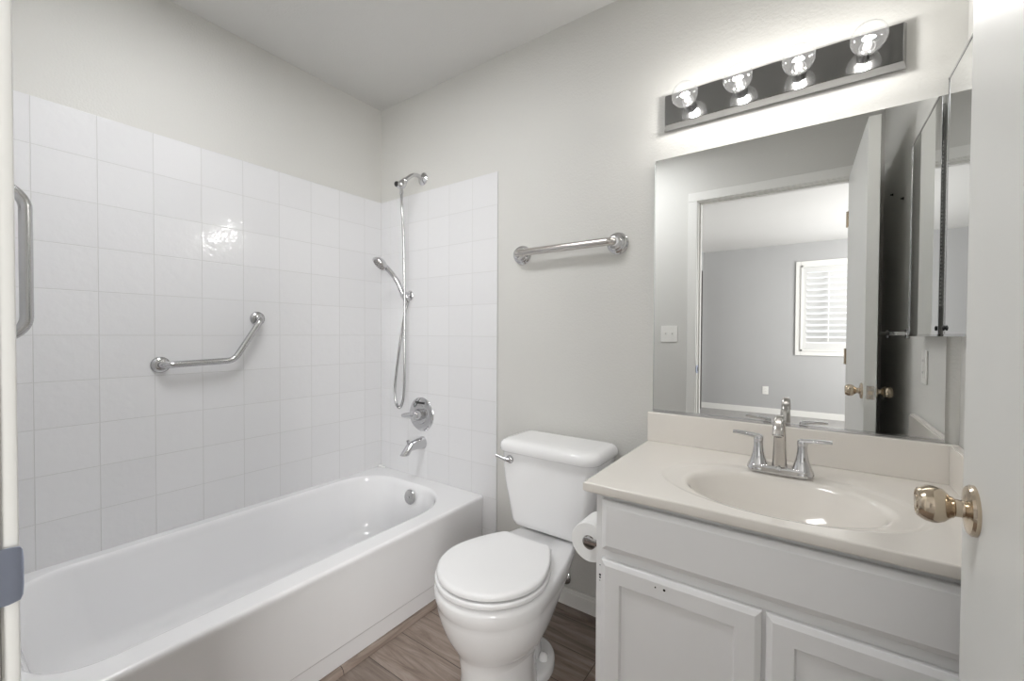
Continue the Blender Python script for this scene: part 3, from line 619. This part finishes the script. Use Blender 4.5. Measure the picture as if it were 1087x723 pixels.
# ------------------------------------------------------------------ vanity light
vl = thing('vanity_light', 'dark chrome bar light with four clear globe bulbs above the mirror', 'light', (1.925, 0, 1.94))
LX0, LX1, LZ0, LZ1 = 1.603, 2.247, 1.883, 2.004
def lr(dx, dz, y): return xz(LX0+dx, LX1-dx, LZ0+dz, LZ1-dz, y)
MB().loft([lr(0,0,.002), lr(0,0,-.004), lr(.009,.009,-.030)]).build('backplate', 'rim', vl, 20)
MB().loft([lr(.0092,.0092,-.0295), lr(.0092,.0092,-.0305), lr(.0105,.0105,-.0315)]).build('face_plate', 'smoke', vl, 20)
for i in range(4):
    bx, bz = 1.695+.1548*i, 1.942
    sk_ = MB().lathe([(.0195, .030), (.0195, .044), (.0185, .058), (.016, .060), (.0001, .060)], (bx, 0, bz), (0,-1,0), 28).build('socket', 'chrome', vl)
    bc = Vector((bx, -.104, bz)); br_ = .0405
    pf = [(.0135, .0565), (.0138, .066)]
    for k in range(1, 15):
        a = math.radians(158-158*k/14); pf.append((br_*math.sin(a) if k < 14 else .0001, .104-br_*math.cos(PI-a) if False else .104+br_*math.cos(a)))
    bu = MB().lathe(pf, (bx, 0, bz), (0,-1,0), 32, False).build('bulb', 'glass', vl, 60)
    MB().lathe([(.010, .060), (.0095, .072), (.0065, .082), (.0055, .090), (.0001, .091)], (bx, 0, bz), (0,-1,0), 16).build('bulb_stem', 'stem', bu)
    MB().tube(smooth_path([(bx-.013, -.100, bz), (bx-.007, -.104, bz+.003), (bx, -.105, bz), (bx+.007, -.104, bz+.003), (bx+.013, -.100, bz)], 5), .0022, 8).build('filament', 'filament', bu)
    l = bpy.data.lights.new('bulb_light', 'POINT'); l.energy = BULB_W; l.shadow_soft_size = .014; l.color = (1, .975, .94)
    lo = bpy.data.objects.new('bulb_light', l); lo.location = (bx, -.106, bz); COL.objects.link(lo)

# added unseen fill panel on the ceiling, evens out the bathroom brightness
LPX0, LPX1, LPY0, LPY1 = .60, 1.20, -1.22, -.90
cl = thing('fill_panel', 'added flat white fill panel flush on the bathroom ceiling in front of the tub', 'fill light', ((LPX0+LPX1)/2, (LPY0+LPY1)/2, H))
f = MB()
for a, b_, c, d in ((LPX0, LPX1, LPY0, LPY0+.008), (LPX0, LPX1, LPY1-.008, LPY1), (LPX0, LPX0+.012, LPY0+.008, LPY1-.008), (LPX1-.012, LPX1, LPY0+.008, LPY1-.008)): f.box(a, b_, c, d, H-.026, H-.0005, .002)
f.build('frame', 'trim', cl)
MB().box(LPX0+.0122, LPX1-.0122, LPY0+.0082, LPY1-.0082, H-.023, H-.018, .002).build('fill_diffuser', 'fill_diffuser', cl)

# ------------------------------------------------------------------ medicine cabinet on the right wall
MCX, MY0, MY1, MCZ0, MCZ1 = 2.3255, -.452, -.032, 1.150, 1.816
mc = thing('medicine_cabinet', 'shallow mirrored medicine cabinet on the right wall beside the large mirror', 'cabinet', (2.365, -.29, 1.15))
MB().box(2.347, 2.3645, MY0+.01, MY1-.006, MCZ0+.006, MCZ1-.006, .001).build('cabinet_body', 'satin', mc)
md = MB().box(MCX+.002, 2.343, MY0, MY1, MCZ0, MCZ1, .001).build('door', 'satin', mc)
MB().box(MCX, MCX+.0025, MY0+.006, MY1-.006, MCZ0+.006, MCZ1-.006).build('mirror_glass', 'mirror', md)
f = MB()
for a, b_, c, d in ((MY0, MY1, MCZ0, MCZ0+.007), (MY0, MY1, MCZ1-.007, MCZ1), (MY0, MY0+.007, MCZ0, MCZ1), (MY1-.007, MY1, MCZ0, MCZ1)): f.box(MCX-.0015, MCX+.004, a, b_, c, d, .001)
f.build('mirror_frame', 'chrome', md)
hg = MB()
for k in range(44):
    z = 1.235+k*.0105
    hg.box(2.334, 2.3445, MY1+.0003, MY1+.0035, z, z+.0058)
hg.build('piano_hinge', 'plate', mc)
MB().sphere((MCX-.003, MY1-.011, MCZ0+.022), .0055, (.6, .8, 1.3), 14, 8).build('catch_knob', 'black', md)

# ------------------------------------------------------------------ towel rail, plates and screws that the mirror shows
rb = thing('towel_rail', 'chrome towel rail on the right wall behind the open door, seen in mirror', 'towel rail', (XW, -.95, 1.16))
for y in (-.715, -1.23):
    MB().box(XW-.012, XW-.0005, y-.020, y+.020, 1.14, 1.18, .003).build('mounting_plate', 'chrome', rb)
    MB().tube([(XW-.010, y, 1.16), (XW-.062, y, 1.16)], .009, 14).build('post', 'chrome', rb)
MB().tube([(XW-.055, -.70, 1.16), (XW-.055, -1.245, 1.16)], .008, 14).build('rail', 'chrome', rb)
def plate(name, label, cat, c, nrm, w_, h_, kind):
    t = thing(name, label, cat, c); n_ = Vector(nrm); u_ = Vector((0,0,1)).cross(n_); mtx = Matrix(((u_.x, 0, n_.x, c[0]), (u_.y, 0, n_.y, c[1]), (u_.z, 1, n_.z, c[2]), (0,0,0,1)))
    p = slab(lambda d, z: rrect(0, 0, w_/2-d, h_/2-d, .005, z, 4), .0003, .0055, .003).xform(mtx).build('cover_plate', 'plate', t)
    if kind == 'toggle':
        for x in (-.023, .023):
            MB().box(x-.006, x+.006, -.013, .013, .005, .0065, .0006).xform(mtx).build('toggle_slot', 'plate', t)
            MB().loft([[(x-.004,-.006,.006),(x+.004,-.006,.006),(x+.004,.006,.006),(x-.004,.006,.006)],[(x-.0035,.006,.018),(x+.0035,.006,.018),(x+.0035,.012,.016),(x-.0035,.012,.016)]]).xform(mtx).build('toggle', 'plate', t)
            for y in (-.03, .03): MB().lathe([(.003, .0052), (.0025, .0065), (.0001, .0067)], (x, y, 0), (0,0,1), 8).xform(mtx).build('screw', 'plate', t)
    else:
        for y in (-.02, .02):
            f_ = slab(lambda d, z: rrect(0, y, .0165-d, .0145-d, .008, z, 4), .005, .0075, .001).xform(mtx).build('socket_face', 'plate', t)
            MB().box(-.0075, -.0055, y-.002, y+.006, .0072, .0078).box(.0055, .0075, y-.002, y+.006, .0072, .0078).xform(mtx).build('slots', 'dark', f_)
        MB().lathe([(.003, .0052), (.0025, .0065), (.0001, .0067)], (0, 0, 0), (0,0,1), 8).xform(mtx).build('screw', 'plate', t)
    return t
plate('light_switch', 'white double light switch plate on the wall left of the door, in mirror', 'light switch', (1.225, YF, 1.157), (0,1,0), .115, .115, 'toggle')
plate('wall_outlet', 'white cover plate on right wall under the medicine cabinet, seen in mirror', 'outlet', (XW, -.42, 1.045), (-1,0,0), .075, .115, 'outlet')
plate('wall_outlet', 'small white outlet low on the bedroom wall, seen in the mirror', 'outlet', (1.52, BY, .345), (0,1,0), .075, .115, 'outlet')
for y, z, l_ in ((-1.2, 1.84, 'left one of two tiny dark screws high on the wall in the mirror'), (-.906, 1.745, 'right one of two tiny dark screws high on the wall in the mirror')):
    tag(MB().lathe([(.006, 0), (.0055, .004), (.003, .006), (.003, .012), (.0001, .0125)], (XW+.001, y, z), (-1,0,0), 10).build('wall_screw', 'dark'), l_, 'screw', 'screws left in the right wall')
